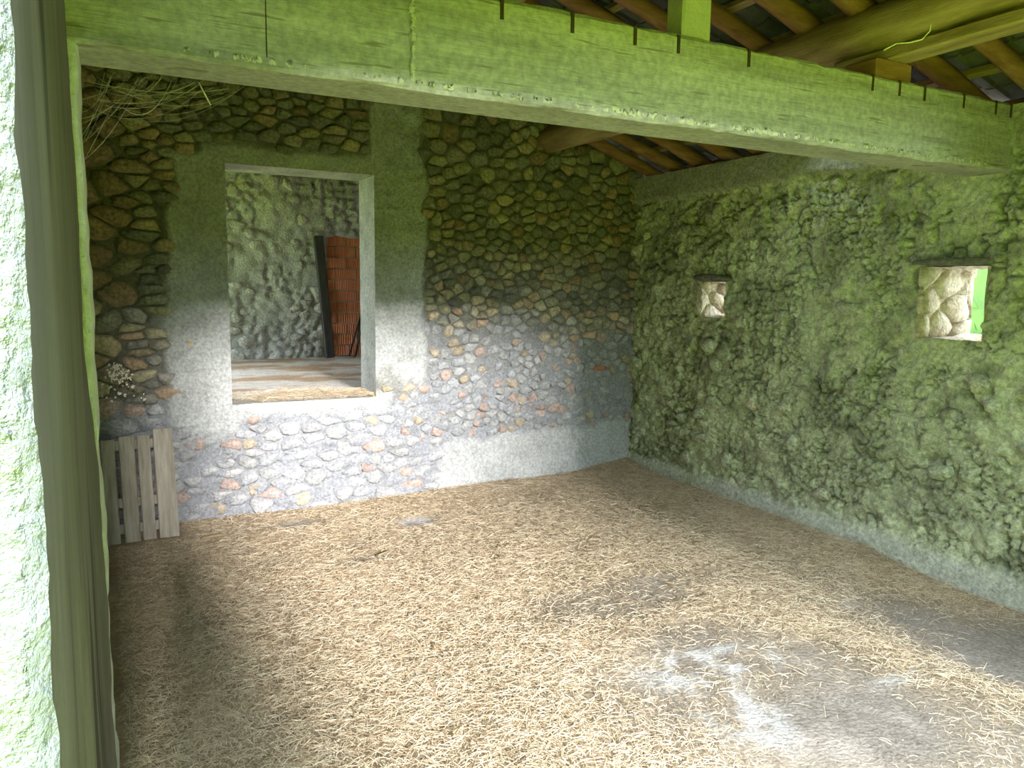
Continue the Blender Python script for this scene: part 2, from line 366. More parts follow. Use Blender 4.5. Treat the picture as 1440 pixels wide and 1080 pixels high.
# stones of the back wall
rg = np.random.default_rng(11)
def brad_slab(x, z):
    r = np.where(z < .78, .078, np.where(z > 2.45, .062, .066)); return np.where((x < .12) & (z > .5), .145, r)
def brad_cobble(x, z): return np.where(z > 2.25, .086, np.where(z < 1.2, .066, .072))*np.where((x < 2.7) & (z > 2.45), 1.3, 1)
def right_bond(x, z): return (x > 1.85) & (z > .45)
bond = []
for k, (x0, x1, z0, z1, rad, asp, sd) in enumerate(((-.16, 2.5, 0., 3.7, brad_slab, 1.75, 4), (1.75, R+.02, .3, 3.3, brad_cobble, 1.28, 6))):
    P = darts(x0, x1, z0, z1, rad, 24000, asp, sd); P = P[P[:, 1] < TOPB(P[:, 0])-.1]
    bond += [(P[i_], poly) for i_, poly in cells(P, asp) if bool(right_bond(P[i_, 0], P[i_, 1])) == (k == 1)]
items = []
for (x, z, r), poly in bond:
    if OX0-.02 < x < OX1+.02 and OZ0-.03 < z < OZ1+.02: continue
    q = np.array(poly)
    if plaster_mask(np.array([x]), np.array([z]))[0] > .35: continue
    if ((q[:, 0] > OX0-.01) & (q[:, 0] < OX1+.01) & (q[:, 1] > OZ0-.01) & (q[:, 1] < OZ1+.01)).any(): continue
    lo = float(lower_mask(np.array([x]), np.array([z]))[0])
    ar = .5*abs(np.dot(q[:, 0], np.roll(q[:, 1], 1))-np.dot(q[:, 1], np.roll(q[:, 0], 1)))
    if lo > .5 and rg.random() < .14: continue
    tint = PAL[rg.integers(len(PAL))]*rg.uniform(.55, .95)
    if x < .14 and z > 1.5: tint = np.array((.27, .19, .14))*rg.uniform(.8, 1.1)
    if lo > .5:
        tint = np.array([(.32, .315, .32), (.36, .275, .245), (.295, .30, .315), (.35, .295, .225), (.31, .31, .32), (.30, .30, .315), (.30, .30, .30)][rg.integers(7)])*rg.uniform(.8, 1.02)
    elif lo > .2: tint = tint*1.25
    shrink = rg.uniform(.001, .006) if lo < .5 else r*rg.uniform(.0, .07)
    h = (rg.uniform(.018, .046)*(1.5 if r > .11 else 1)) if lo < .5 else rg.uniform(.010, .030)
    V, F, c = stone_piece(poly, shrink, 0, h, rg, .03, rg.uniform(.55, .75))
    items.append((ar*(1 if z < 2.9 else .1), V, F, c, tint))
place_stones(wall_back, items, lambda u, w, o: (u, D-o, w), 300)
# single marks in the wall: a red tile shard and a small pale stone in the plaster
V, F, c = stone_piece([(3.60, .91), (3.76, .90), (3.78, .95), (3.62, .96)], .004, 0, .035, rg); o = mesh('tile_shard', [(v[0], D-v[2], v[1]) for v in V], F, 'stone', wall_back, np.array((.36, .15, .09)))
V, F, c = stone_piece([(.435, 1.19), (.475, 1.19), (.48, 1.235), (.44, 1.24)], .002, 0, .034, rg); o = mesh('stone', [(v[0], D-v[2], v[1]) for v in V], F, 'stone', wall_back, np.array((.55, .43, .28)))

# ================================================================== right wall
W1 = (2.42, 2.765, 1.355, 1.745)     # big window y0,y1,z0,z1
W2 = (4.325, 4.60, 1.40, 1.665)      # small window
ys = span([1.5, W1[0], W1[1], W2[0], W2[1], D+.04], .0125); zr = span([-.06, W1[2], W2[2], W2[3], W1[3], 2.32, 2.525], .0125)
Yg, Zg = np.meshgrid(ys, zr, indexing='ij')
w1, w2, wi = worley(Yg*7.5+2.2*fbm(Yg*5, Zg*5, 3, 71), Zg*9.5+2.2*fbm(Yg*5+5, Zg*5, 3, 72), 73)
v1, v2, vi = worley(Yg*17+1.5*fbm(Yg*6, Zg*6, 2, 74), Zg*20+1.5*fbm(Yg*6+5, Zg*6, 2, 75), 76)
crack = sst(.16, .03, w2-w1)*sst(.50, .60, fbm(Yg*5, Zg*5, 3, 77)); crack2 = sst(.18, .03, v2-v1)*sst(.50, .60, fbm(Yg*6, Zg*6, 3, 78))
bl = lambda f, sd: np.abs(fbm(Yg*f, Zg*f*1.25, 3, sd)-.5)*2
out = .022*(1-w1)*(.2+wi)-.028*crack+.012*(1-v1)*(.2+vi)-.024*crack2+.030*(fbm(Yg*3, Zg*3, 4, 79)-.5)+.050*bl(7, 87)+.024*bl(16, 88)-.025+.014*(fbm(Yg*34, Zg*34, 3, 80)-.5)
band = sst(2.31, 2.34, Zg+.05*(fbm(Yg*2.5, Zg*0, 3, 81)-.5)); foot = sst(.22, .12, Zg+.06*(fbm(Yg*3, Zg*3, 2, 82)-.5))
out = out*(1-band)+band*(.05+.012*(fbm(Yg*5, Zg*9, 3, 83)-.5))
out = out*(1-foot)+foot*(.035+.012*(fbm(Yg*8, Zg*8, 3, 84)-.5))
keep = np.ones((len(ys)-1, len(zr)-1), bool)
for w in (W1, W2):
    # round the corners of the openings off a little by moving only the hole edge
    keep &= ~((Yg[:-1, :-1]+1e-6 >= w[0]) & (Yg[1:, 1:]-1e-6 <= w[1]) & (Zg[:-1, :-1]+1e-6 >= w[2]) & (Zg[1:, 1:]-1e-6 <= w[3]))
base_c = np.array((.44, .465, .335)); stain = fbm(Yg*1.6, Zg*1.6, 4, 85)[..., None]  # green of the outdoor bounce light mixed into the render colour
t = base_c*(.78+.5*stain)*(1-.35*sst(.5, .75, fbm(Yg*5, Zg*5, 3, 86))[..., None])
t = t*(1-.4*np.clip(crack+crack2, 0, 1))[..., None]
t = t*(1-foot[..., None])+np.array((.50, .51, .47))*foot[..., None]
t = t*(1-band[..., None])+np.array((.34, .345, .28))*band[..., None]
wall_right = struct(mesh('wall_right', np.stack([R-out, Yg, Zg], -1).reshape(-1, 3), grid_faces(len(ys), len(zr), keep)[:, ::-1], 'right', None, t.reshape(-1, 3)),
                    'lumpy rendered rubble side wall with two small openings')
# outer body of the right wall, behind the rendered skin (with the same holes), and its nearer end
a = Acc()
yb = [.6, W1[0]-.03, W1[1]+.03, W2[0]-.03, W2[1]+.03, D+.5]; x0, x1 = R+.05, R+.42
for i in range(5):
    w = {1: W1, 3: W2}.get(i)
    if w:
        a.add(*box(x0, x1, yb[i], yb[i+1], -.1, w[2]-.03)); a.add(*box(x0, x1, yb[i], yb[i+1], w[3]+.03, 2.45))
    else: a.add(*box(x0, x1, yb[i], yb[i+1], -.1, 2.45))
a.add(*box(R, R+.42, .6, 1.52, -.1, 2.52)); a.add(*box(R+.02, R+.42, .6, D+.5, 2.46, 2.52))
o = a.build('wall_core', 'mortar', wall_right, smooth=False)
# a few stones standing out of the render
rg = np.random.default_rng(5); P = darts(1.9, D-.08, .3, 2.2, lambda x, z: np.full_like(x, .10), 9000, 1.2, 9); items = []
for i, poly in cells(P, 1.2):
    y, z, r = P[i]
    if any(w[0]-.12 < y < w[1]+.12 and w[2]-.12 < z < w[3]+.12 for w in (W1, W2)): continue
    if rg.random() > .07: continue
    q = np.array(poly); ar = .1*r
    tint = np.array([(.42, .45, .33), (.46, .48, .36), (.38, .40, .30), (.44, .44, .33)][rg.integers(4)])*rg.uniform(.85, 1.1)  # stones take the painted green bounce tint of the render
    V, F, c = stone_piece(poly, r*rg.uniform(.15, .3), 0, rg.uniform(.040, .06), rg, .01, .55)
    items.append((ar, V, F, c, tint))
place_stones(wall_right, items, lambda u, w, o: (R-o, u, w), 120)
# window openings through the thickness: rough cream reveals, a dark slab lintel each
for k, w in enumerate((W1, W2)):
    y0, y1, z0, z1 = w; e = empty(f'window_{k+1}', (R, (y0+y1)/2, z0)); struct(e, ['larger square unglazed opening with pale stone reveals in side wall', 'small narrow unglazed opening with pale stone reveals in side wall'][k])
    for nm, pa, pb, n in (('jamb', (R-.015, y1, z0), (R-.015, y1, z1), (0, -1, 0)), ('jamb', (R-.015, y0, z0), (R-.015, y0, z1), (0, 1, 0)), ('lintel_soffit', (R-.015, y0, z1), (R-.015, y1, z1), (0, 0, -1)), ('sill', (R-.015, y0, z0), (R-.015, y1, z0), (0, 0, 1))):
        o = reveal(nm, pa, pb, (1, 0, 0), .44, n, 'lime', seed=40+k*7+len(nm), nv=26, amp=.03); o.parent = e; o.location = -e.location
    # stones lining the far jamb
    rs = np.random.default_rng(70+k)
    P = darts(R-.05, R+.46, z0-.03, z1+.03, lambda x, z: np.full_like(x, .15), 900, 1.25, 90+k)
    for i_, poly in cells(P, 1.25):
        poly = [(max(R-.02, min(R+.43, u)), max(z0-.01, min(z1+.02, v))) for u, v in poly]
        V, F, c = stone_piece(poly, .001, 0, rs.uniform(.012, .04), rs, .03, .5)
        o = mesh('stone', [(v[0], y1-v[2], v[1]) for v in V], F, 'lime', e); o.location = -e.location
    V, F, c = stone_piece([(y0-.10, z1+.005), (y1+.09, z1+.0), (y1+.07, z1+.05+.02*k), (y0-.05, z1+.045)], .002, 0, .03, rs, .05, .8)
    o = mesh('lintel_stone', [(R-v[2]-.01, v[0], v[1]) for v in V], F, 'stone', e, np.array((.17, .165, .14))); o.location = -e.location

# ================================================================== left side: room wall, concrete pillar, shade-darkened near wall
us = span([YB+.2, D+.05], .03); vs = span([-.05, 4.02], .03); Yg, Zg = np.meshgrid(us, vs, indexing='ij')
w1, w2, wi = worley(Yg*7, Zg*9, 91)
o = mesh('wall_left', np.stack([XL+.03*(1-w1)*(.4+wi)-.03, Yg, Zg], -1).reshape(-1, 3), grid_faces(len(us), len(vs)), 'back', None, np.array((.28, .255, .21)))
struct(o, 'rough stone left wall behind the concrete pillar')
V, F = box(-.42, -.125, YB+.1, D+.4, -.05, 4.02); mesh('wall_core', V, F, 'mortar', o, smooth=False)
a = Acc(); ny = 40; zz = np.linspace(-.05, ZB+.01, 90)
# pillar with a chipped right edge
V = []; T = []
prof = [(-.36, YB+.30), (-.36, YB), (-.20, YB), (-.06, YB), (-.046, YB+.004), (-.042, YB+.02), (-.042, YB+.30)]
for z in zz:
    j = .006*(float(vn(np.array(z*16), np.array(1.), 5))-.5)*2
    for k, (px, py) in enumerate(prof): V.append((px+(j if k >= 3 else 0), py, z))
n = len(prof); F = [(i*n+k, i*n+(k+1) % n, (i+1)*n+(k+1) % n, (i+1)*n+k) for i in range(len(zz)-1) for k in range(n)]; F.append(tuple(range((len(zz)-1)*n, len(zz)*n)))
tag(mesh('concrete_pillar', V, F, 'pillar', smooth=False), 'rough concrete pillar, lightened as if sunlit, carrying the end of the big beam', 'pillar')
# wall beside the camera, shade put into its dark colour: seen along its inner face, pale rough plaster on its outer end
us = span([.655, 2.19], .03); vs = span([-.1, 3.0], .03); Yg, Zg = np.meshgrid(us, vs, indexing='ij')
ch = .007*(fbm(Yg*5, Zg*2, 3, 95)-.5)-.010*sst(.62, .70, fbm(Yg*9, Zg*1.3, 3, 96))
edge = sst(2.11, 2.19, Yg)*(.010*(fbm(Yg*0+1, Zg*8, 4, 97)-.5)+.018*sst(1.42, 1.10, Zg))  # lower bulge covers the pillar's foot, standing in for shade on it
wl = struct(mesh('wall_left_near', np.stack([-.0575+ch+edge, Yg, Zg], -1).reshape(-1, 3), grid_faces(len(us), len(vs)), 'shaded_wall'),
            'streaked concrete wall face next to the camera, darkened for shade')
V, F = box(-.50, -.13, .66, 2.7, 2.5, 4.12); mesh('wall_core', V, F, 'shaded_wall', wl, smooth=False); V, F = box(-.50, -.13, 2.1, 2.36, -.1, 3.05); mesh('wall_core', V, F, 'shaded_wall', wl, smooth=False); V, F = box(-.50, -.075, .66, 2.185, -.1, 3.05); mesh('wall_core', V, F, 'shaded_wall', wl, smooth=False)
us = span([-.50, -.052], .012); vs = span([-.1, 3.0], .012); Xg, Zg = np.meshgrid(us, vs, indexing='ij')
oo = .018*(fbm(Xg*20, Zg*20, 4, 98)-.5)+.01*(fbm(Xg*60, Zg*60, 2, 99)-.5)
xe = Xg+(Xg > -.075)*.008*(fbm(Xg*0, Zg*25, 3, 100)-.5)
mesh('plaster_end', np.stack([xe, .640-oo+.02*sst(-.064, -.052, Xg), Zg], -1).reshape(-1, 3), grid_faces(len(us), len(vs)), 'paleplaster', wl)

# ================================================================== unseen front wall, added and shaped to shade the beam and right side
a = Acc(); FX1, FZ1 = 3.25, 2.62
a.add(*box(FX1, R+.42, .70, 1.0, -.1, 2.6)); a.add(*box(-.5, FX1, .70, 1.0, FZ1, zroof(FX1)+.02))
a.add([(-.5, .70, zroof(FX1)), (FX1, .70, zroof(FX1)), (-.5, .70, 4.34), (-.5, 1., zroof(FX1)), (FX1, 1., zroof(FX1)), (-.5, 1., 4.34)], [(0, 1, 2), (3, 5, 4), (1, 4, 5, 2), (0, 2, 5, 3)])
zt_ = zroof(FX1)+.22
a.add([(FX1, .70, 2.6), (R+.42, .70, 2.6), (R+.42, .70, 2.62), (FX1, .70, zt_), (FX1, 1., 2.6), (R+.42, 1., 2.6), (R+.42, 1., 2.62), (FX1, 1., zt_)], [(0, 1, 2, 3), (4, 7, 6, 5), (2, 6, 7, 3), (0, 3, 7, 4), (1, 5, 6, 2)])
a.add([(-.5, .70, 4.1), (FX1, .70, zroof(FX1)-.02), (FX1, .70, zt_), (-.5, .70, 4.34), (-.5, 1., 4.1), (FX1, 1., zroof(FX1)-.02), (FX1, 1., zt_), (-.5, 1., 4.34)], [(0, 1, 2, 3), (4, 7, 6, 5), (2, 6, 7, 3), (0, 4, 5, 1), (1, 5, 6, 2), (0, 3, 7, 4)])
struct(a.build('shade_wall_front', 'mortar', smooth=False), 'added unseen front wall and lintel shading the beam')

# ================================================================== concrete beam
nx = 160; xx = np.linspace(-.36, R+.02, nx); prof = [(YB+.225, ZB), (YB+.006, ZB-.002), (YB-.004, ZB+.008), (YB, ZB+.05), (YB, ZB+.16), (YB, ZT-.012), (YB+.01, ZT), (YB+.225, ZT)]
V = []
for x in xx:
    for k, (y, z) in enumerate(prof):
        n1 = float(vn(np.array(x*18), np.array(k*3.), 101))-.5; n2 = float(vn(np.array(x*3), np.array(k*2.), 102))-.5
        V.append((x, y+(.006*n1 if k in (1, 2) else 0)+.004*n2, z+(.008*n1+.006*n2 if k in (1, 2, 5, 6) else 0)))
n = len(prof); F = [(i*n+k, i*n+(k+1) % n, (i+1)*n+(k+1) % n, (i+1)*n+k) for i in range(nx-1) for k in range(n)]; F += [tuple(range(n)), tuple(range((nx-1)*n, nx*n))[::-1]]
beam = tag(mesh('concrete_beam', V, F, 'concrete', smooth=False), 'long board-marked concrete beam spanning the open front', 'beam')
V, F = box(.4265, .4295, YB-.0035, YB+.01, ZB+.03, ZT); mesh('formwork_joint', V, F, 'slot', beam, smooth=False)
rs = np.random.default_rng(3); a = Acc()
for k in range(34):
    z = ZB+.02+(ZT-ZB-.02)*k/33; s = rs.uniform(.004, .011)
    V, F, c = stone_piece([(-s, -s*1.3), (s, -s*1.2), (s*1.1, s*1.3), (-s, s*1.2)], .0005, 0, rs.uniform(.004, .010), rs, .004, .6)
    a.add([(.864+rs.uniform(-.005, .005)+v[0], YB-v[2], z+v[1]) for v in V], F)
o = a.build('mortar_ridge', 'lump', beam); o['label'] = 'rough pale mortar squeezed out of a formwork joint'
a = Acc()
for k in range(150):
    x = rs.uniform(.2, 3.8); s = rs.uniform(.003, .010)*(1.3 if 1.6 < x < 2.6 else .8)
    V, F, c = stone_piece([(-s*1.6, -s), (s*1.6, -s), (s*1.4, s), (-s*1.6, s)], .0005, 0, rs.uniform(.003, .009), rs, .004, .6)
    a.add([(x+v[0], YB-v[2]-.002, ZB+.012+rs.uniform(0, .016)+v[1]) for v in V], F)
o = a.build('mortar_drips', 'lump', beam); o['kind'] = 'stuff'
for x in (1.17, 1.438, 1.70, 1.895, 2.241, 2.955, 3.132, 3.304, 3.589, 3.84, 3.963):
    V, F = box(x-.006, x+.006, YB-.004, YB+.01, ZT-.068, ZT-.004); mesh('tie_slot', V, F, 'slot', beam, smooth=False)
V, F = box(1.925, 2.062, YB+.015, YB+.115, ZT, zroof(1.94)-.185, .008)
tag(mesh('concrete_post', V, F, 'concrete_post', smooth=False), 'short square concrete post standing on the beam under the roof', 'post')

# ================================================================== roof timbers
def log(name, P, r, mat, label, cat, seed, n=14, rough=.05, group=None):
    P = [Vector(p) for p in P]; pts = []; rs_ = []; k = 26; rr = random.Random(seed)
    for i in range(k):
        s = i/(k-1)*(len(P)-1); j = min(int(s), len(P)-2); p = P[j].lerp(P[j+1], s-j)
        pts.append(p+Vector((rr.uniform(-.006, .006), 0, rr.uniform(-.006, .006)))); rs_.append(r*(1+.04*math.sin(i*.9+seed)))
    V, F = tube(pts, rs_, n, seed, rough)
    return tag(mesh(name, V, F, mat), label, cat, group)
log('log_purlin', [(3.14, 1.02, 2.785), (3.14, 2.4, 2.775), (3.15, 5.62, 2.76)], .105, 'wood_log', 'thick round log purlin lying over the concrete beam on a wooden block', 'log', 3)
log('log_purlin', [(1.94, 1.02, zroof(1.94)-.09), (1.94, 5.6, zroof(1.94)-.09)], .085, 'wood_log', 'round log purlin carried by the short concrete post', 'log', 5)
log('log_purlin', [(.5, 1.02, zroof(.5)-.09), (.5, 5.6, zroof(.5)-.09)], .085, 'wood_log', 'round log purlin high under the roof near the left wall', 'log', 6)
V, F = box(3.00, 3.235, YB+.02, YB+.19, ZT-.002, 2.615, .006); tag(mesh('wooden_block', V, F, 'wood_red', smooth=False), 'reddish wooden block wedged between beam and log', 'block')
V, F = box(3.075, 3.205, .95, YB+.32, 2.613, 2.668, .008); tag(mesh('bolster_board', V, F, 'wood_log', smooth=False), 'thick sawn board lying under the log on the wooden block', 'board')
log('timber_stub', [(-.02, 5.42, 2.99), (.55, 5.44, 2.97)], .075, 'wood_red', 'brown timber built into the wall top behind the cobweb', 'timber', 8)
roof = struct(empty('ceiling', (0, 0, 0)), 'tiled roof on round rafters seen from below')
RY = [1.045+.305*i for i in range(15)]
tn = Vector((1, 0, -SLOPE)).normalized(); nn = Vector((SLOPE, 0, 1)).normalized()
for i, y in enumerate(RY):
    rr = random.Random(i); pts = []; rad = rr.uniform(.045, .056)
    for k in range(13):
        x = -.5+k*(R+.5-(-.5))/12; pts.append((x, y+.012*math.sin(k*.8+i*2)+rr.uniform(-.008, .008), zroof(x)+.055+rr.uniform(-.006, .006)))
    V, F = tube(pts, rad, 8, i, .10); mesh('rafter', V, F, 'wood_pole', roof)
bx_ = [-.45+.335*i for i in range(16)]
for i, x in enumerate(bx_):
    if x > R+.55: break
    z = zroof(x)+.112; V = []; 
    for y in (.95, 5.9):
        for du, dw in ((-.022, 0), (.022, 0), (.022, .032), (-.022, .032)):
            p = Vector((x, y, z))+tn*du+nn*dw; V.append(p[:])
    mesh('batten', V, [(0, 1, 5, 4), (1, 2, 6, 5), (2, 3, 7, 6), (3, 0, 4, 7), (0, 3, 2, 1), (4, 5, 6, 7)], 'wood_log', roof, smooth=False)
# interlocking tiles: two pans and a raised roll, made once
tw, tl, th = .245, .40, .014
pf = [(0, .0), (.03, .022), (.06, .0), (.115, -.006), (.13, .012), (.145, -.006), (.2, 0), (.225, .02), (.25, .004)]
TV = []; 
for (y, h) in pf:
    for s in (0, tl):
        TV.append((s, y, h)); TV.append((s, y, h+th))
TF = []
for i in range(len(pf)-1):
    a0, b0 = i*4, i*4+4
    TF += [(a0, a0+2, b0+2, b0), (a0+1, b0+1, b0+3, a0+3), (a0, b0, b0+1, a0+1), (a0+2, a0+3, b0+3, b0+2)]
tile_me = None; acc = Acc(); rr = random.Random(21); rot = Matrix.Rotation(math.atan(SLOPE), 4, 'Y')
for i in range(15):
    x = -.55+.335*i
    for j in range(21):
        y = .92+tw*j
        if x > 3.2 and rr.random() < .05: continue
        loc = Vector((x, y+rr.uniform(-.006, .006), zroof(x)+.165+rr.uniform(0, .008)))
        tilt = rot @ Matrix.Rotation(rr.uniform(-.012, .012), 4, 'X') @ Matrix.Rotation(-.035+rr.uniform(-.01, .01), 4, 'Y')
        if x < 1.0:
            M4 = Matrix.Translation(loc) @ tilt; acc.add([(M4 @ Vector(v))[:] for v in TV], TF); continue
        if tile_me is None:
            o = mesh('roof_tile', TV, TF, 'tile', roof, smooth=False); tile_me = o.data
        else:
            o = bpy.data.objects.new('roof_tile', tile_me); COL.objects.link(o); o.parent = roof
        o.location = loc; o.rotation_euler = tilt.to_euler()
o = acc.build('roof_tiles', 'tile', roof, smooth=False); o['kind'] = 'stuff'

# ================================================================== room beyond the opening
us = span([-.6, 3.6], .0225); vs = span([OZ0-.05, 3.3], .0225); Xg, Zg = np.meshgrid(us, vs, indexing='ij')
w1, w2, wi = worley(Xg*8+fbm(Xg*4, Zg*4, 2, 201), Zg*11+fbm(Xg*4, Zg*4+5, 2, 202), 203)
out = .035*(1-w1)*(.3+wi)-.03*sst(.15, .03, w2-w1)*sst(.42, .55, fbm(Xg*3, Zg*3, 2, 204))+.03*(fbm(Xg*3, Zg*3, 3, 205)-.5)+.012*(fbm(Xg*30, Zg*30, 2, 206)-.5)
niche = sst(2.20, 2.23, Xg)*sst(2.16, 2.12, Zg+.03*(fbm(Xg*9, Zg*0, 2, 207)-.5)); out = out*(1-niche)-.06*niche
tc_ = np.array((.36, .355, .35))*(.75+.5*fbm(Xg*2.5, Zg*2.5, 4, 208))[..., None]
wf = struct(mesh('wall_far', np.stack([Xg, D2-out, Zg], -1).reshape(-1, 3), grid_faces(len(us), len(vs)), 'far', None, tc_.reshape(-1, 3)), 'grey rubble wall of the room beyond the opening')
rg = np.random.default_rng(15); P = darts(1.0, 2.15, .85, 2.9, lambda x, z: np.full_like(x, .12), 5000, 1.3, 19); items = []
for i, poly in cells(P, 1.3):
    if rg.random() > .3: continue
    V, F, c = stone_piece(poly, P[i, 2]*rg.uniform(.12, .25), 0, rg.uniform(.035, .055), rg, .01, .6)
    items.append((P[i, 2], V, F, c, np.array((.40, .385, .37))*rg.uniform(.8, 1.15)))
place_stones(wf, items, lambda u, w, o: (u, D2-o, w), 80)
us = span([-.6, 3.6], .03); vs = span([D+.345, D2+.06], .03); Xg, Yg = np.meshgrid(us, vs, indexing='ij')
dn = sst(.46, .60, fbm(Xg*2.4, Yg*4.5, 5, 211)); tt = np.array((.52, .48, .44))*(1-dn[..., None])+np.array((.36, .25, .16))*dn[..., None]
struct(mesh('floor_far', np.stack([Xg, Yg, OZ0-.012+.012*fbm(Xg*5, Yg*5, 3, 212)], -1).reshape(-1, 3), grid_faces(len(us), len(vs)), 'floor', None, tt.reshape(-1, 3)), 'pale raised floor of the room beyond with scattered straw')
# hollow clay bricks with grooved faces
bw, bh = struct(empty('brick_infill', (2.22, D2, OZ0)), 'patch of red hollow bricks in the far wall'), .125
bw.name = 'wall_brick_infill'
g = 9; Vb = []; Wd = .225
for k in range(g*2):
    u = Wd*k/(g*2-1); o_ = .0 if k % 2 == 0 else .007
    for z in (0, bh-.012): Vb.append((u, -o_, z))
Fb = [(i*2, i*2+2, i*2+3, i*2+1) for i in range(g*2-1)]
kb = len(Vb); Vb += [(0, .06, 0), (Wd, .06, 0), (0, .06, bh-.012), (Wd, .06, bh-.012)]
Fb += [tuple([i*2 for i in range(g*2)][::-1]+[kb, kb+1]), tuple([i*2+1 for i in range(g*2)]+[kb+3, kb+2]), (0, 1, kb+2, kb), (g*2*2-2, kb+1, kb+3, g*2*2-1)]
brick_me = None; rr = random.Random(2)
for row in range(11):
    for c in range(5):
        x = -.02+(c-(.5 if row % 2 else 0))*(Wd+.014); z = .01+row*bh
        if x < -.06: x = -.02
        if brick_me is None:
            o = mesh('brick', Vb, Fb, 'brick', bw, smooth=False); brick_me = o.data
        else:
            o = bpy.data.objects.new('brick', brick_me); COL.objects.link(o); o.parent = bw
        o.location = (x+rr.uniform(-.003, .003), .02+rr.uniform(-.006, .006), z); 
        if row % 2 and c == 0: o.scale.x = .48
o = mesh('mortar_bed', *box(-.03, 1.2, .035, .07, 0, 1.37), 'mortar', bw, smooth=False)
# far room shell: side wall with an opening for the daylight, ceiling
a = Acc(); a.add(*box(-.9, -.55, D+.4, 6.7, OZ0-.1, 3.3)); a.add(*box(-.9, -.55, 8.4, D2+.1, OZ0-.1, 3.3)); a.add(*box(-.9, -.55, 6.7, 8.4, 2.45, 3.3)); a.add(*box(3.5, 3.9, D+.4, D2+.1, OZ0-.1, 3.3))
struct(a.build('wall_far_side', 'mortar', smooth=False), 'side walls of the room beyond')
struct(mesh('ceiling_far', *box(-.9, 3.9, D+.45, D2+.2, 3.3, 3.4), 'wood_pole', smooth=False), 'board ceiling of the room beyond')
# tarred timber leaning in the far room
V, F = box(-.052, .052, -.03, .03, 0, 1.36, .01); o = mesh('timber_plank', V, F, 'wood_dark', smooth=False); o.location = (2.175, D2-.22, OZ0+.006); o.rotation_euler = (math.radians(-6), math.radians(-3.4), 0)
tag(o, 'black tarred timber leaning on the wall of the room beyond', 'timber')
# small A-shaped trestle
e = tag(empty('trestle', (2.5, D2-.28, OZ0)), 'thin dark folding trestle standing before the red bricks', 'trestle')
for y in (-.0, .22):
    for (x0, x1, z1) in ((-.065, .075, .50), (.0+.015, .075, .50), ):
        V, F = tube([(x0, y, .012), (x1, y*.55+.05, z1)], .011, 6); mesh('leg', V, F, 'wood_dark', e)
for z in (.16, .27):
    V, F = tube([(-.03+z*.2, .0, z), (.10, .02, z)], .009, 6); mesh('rung', V, F, 'wood_dark', e)

# ================================================================== pallet leaning in the back left corner
pal = tag(empty('wooden_pallet', (-.04, 5.14, .012)), 'broken grey wooden pallet leaning on the back wall in the corner', 'pallet')
pal.rotation_euler = (math.radians(-13), 0, math.radians(4))
for (x0, x1, h, dy) in ((.255, .368, .685, -.028), (.165, .238, .655, 0), (.062, .150, .655, 0), (-.040, .038, .640, .004)):
    V, F = box(x0, x1, dy-.011, dy+.011, .0, h, .004); mesh('plank', V, F, 'wood_board', pal, smooth=False)
for z in (.055, .215, .57):
    V, F = box(-.05, .33, .013, .05, z, z+.06, .004); mesh('stringer', V, F, 'wood_board', pal, smooth=False)

# ================================================================== straw
def strands(name, X, Y, Z, mat, lab, lmin=.015, lmax=.066, wid=.0014, lift=.012, seed=1, cols=None, parent=None):
    rg = np.random.default_rng(seed); n = len(X)
    L = rg.uniform(lmin, lmax, n)*rg.choice([.5, 1, 1, 1.3], n); a = rg.uniform(0, 2*np.pi, n); w = wid*rg.uniform(.5, 1.3, n)
    dx, dy = np.cos(a), np.sin(a); bend = rg.uniform(-.14, .14, n)*L; z0 = rg.uniform(.001, lift, n); pit = rg.normal(0, .16, n)*L
    V = np.zeros((n, 6, 3), np.float32)
    for k, s in enumerate((-.5, 0, .5)):
        cx = X+dx*L*s-dy*bend*(s*s*4-.5)*.5; cy = Y+dy*L*s+dx*bend*(s*s*4-.5)*.5
        cz = Z+np.maximum(z0+pit*s+.004*(s == 0), .001)
        for j, sg in enumerate((-1, 1)):
            V[:, k*2+j, 0] = cx-dy*w*sg*.5; V[:, k*2+j, 1] = cy+dx*w*sg*.5; V[:, k*2+j, 2] = cz+sg*w*.3
    b = (np.arange(n)*6)[:, None]; F = np.concatenate([b+np.array([0, 2, 3, 1]), b+np.array([2, 4, 5, 3])], 0)
    pal_ = np.array(cols if cols is not None else [(.70, .57, .40), (.60, .47, .32), (.48, .35, .23), (.76, .66, .49), (.32, .23, .16), (.72, .62, .47)])
    c = pal_[rg.integers(len(pal_), size=n)]*rg.uniform(.8, 1.15, n)[:, None]
    o = mesh(name, V.reshape(-1, 3), F, 'straw', parent, np.repeat(c, 6, 0), smooth=False)
    return tag(o, lab, 'straw', None, 'stuff')
rg = np.random.default_rng(77); N = 420000
X = rg.uniform(-.02, R-.05, N); Y = 1.05+(D-.03-1.05)*rg.random(N)
ok = rg.random(N) < straw_density(X, Y)**1.6*(.55+.45*sst(5.0, 2.4, Y)); ok &= ~((X < .36) & (Y > 5.07)); X, Y = X[ok], Y[ok]
strands('loose_straw', X, Y, floor_height(X, Y)-.006, 'straw', 'loose dry straw scattered all over the floor', seed=5)
# straw on the sill of the opening
N = 9000; X = rg.uniform(OX0+.02, OX1+.10, N); yy = rg.uniform(0, 1, N); Y = D-.02+.36*yy
ok = rg.random(N) < np.clip(.25+1.2*np.exp(-((yy-.25)/.3)**2)*sst(.78, 1.0, X), 0, 1); X, Y = X[ok], Y[ok]
X = np.minimum(X, np.where(Y > D, OX1-.03, 9))
strands('sill_straw', X, Y, OZ0+.004+rg.uniform(0, 1, len(X))*(np.exp(-((X-1.2)/.4)**2)*.055)*sst(-.02, .1, Y-D), 'straw', 'tuft of dry straw lying on the sill of the opening', seed=9, lift=.02)

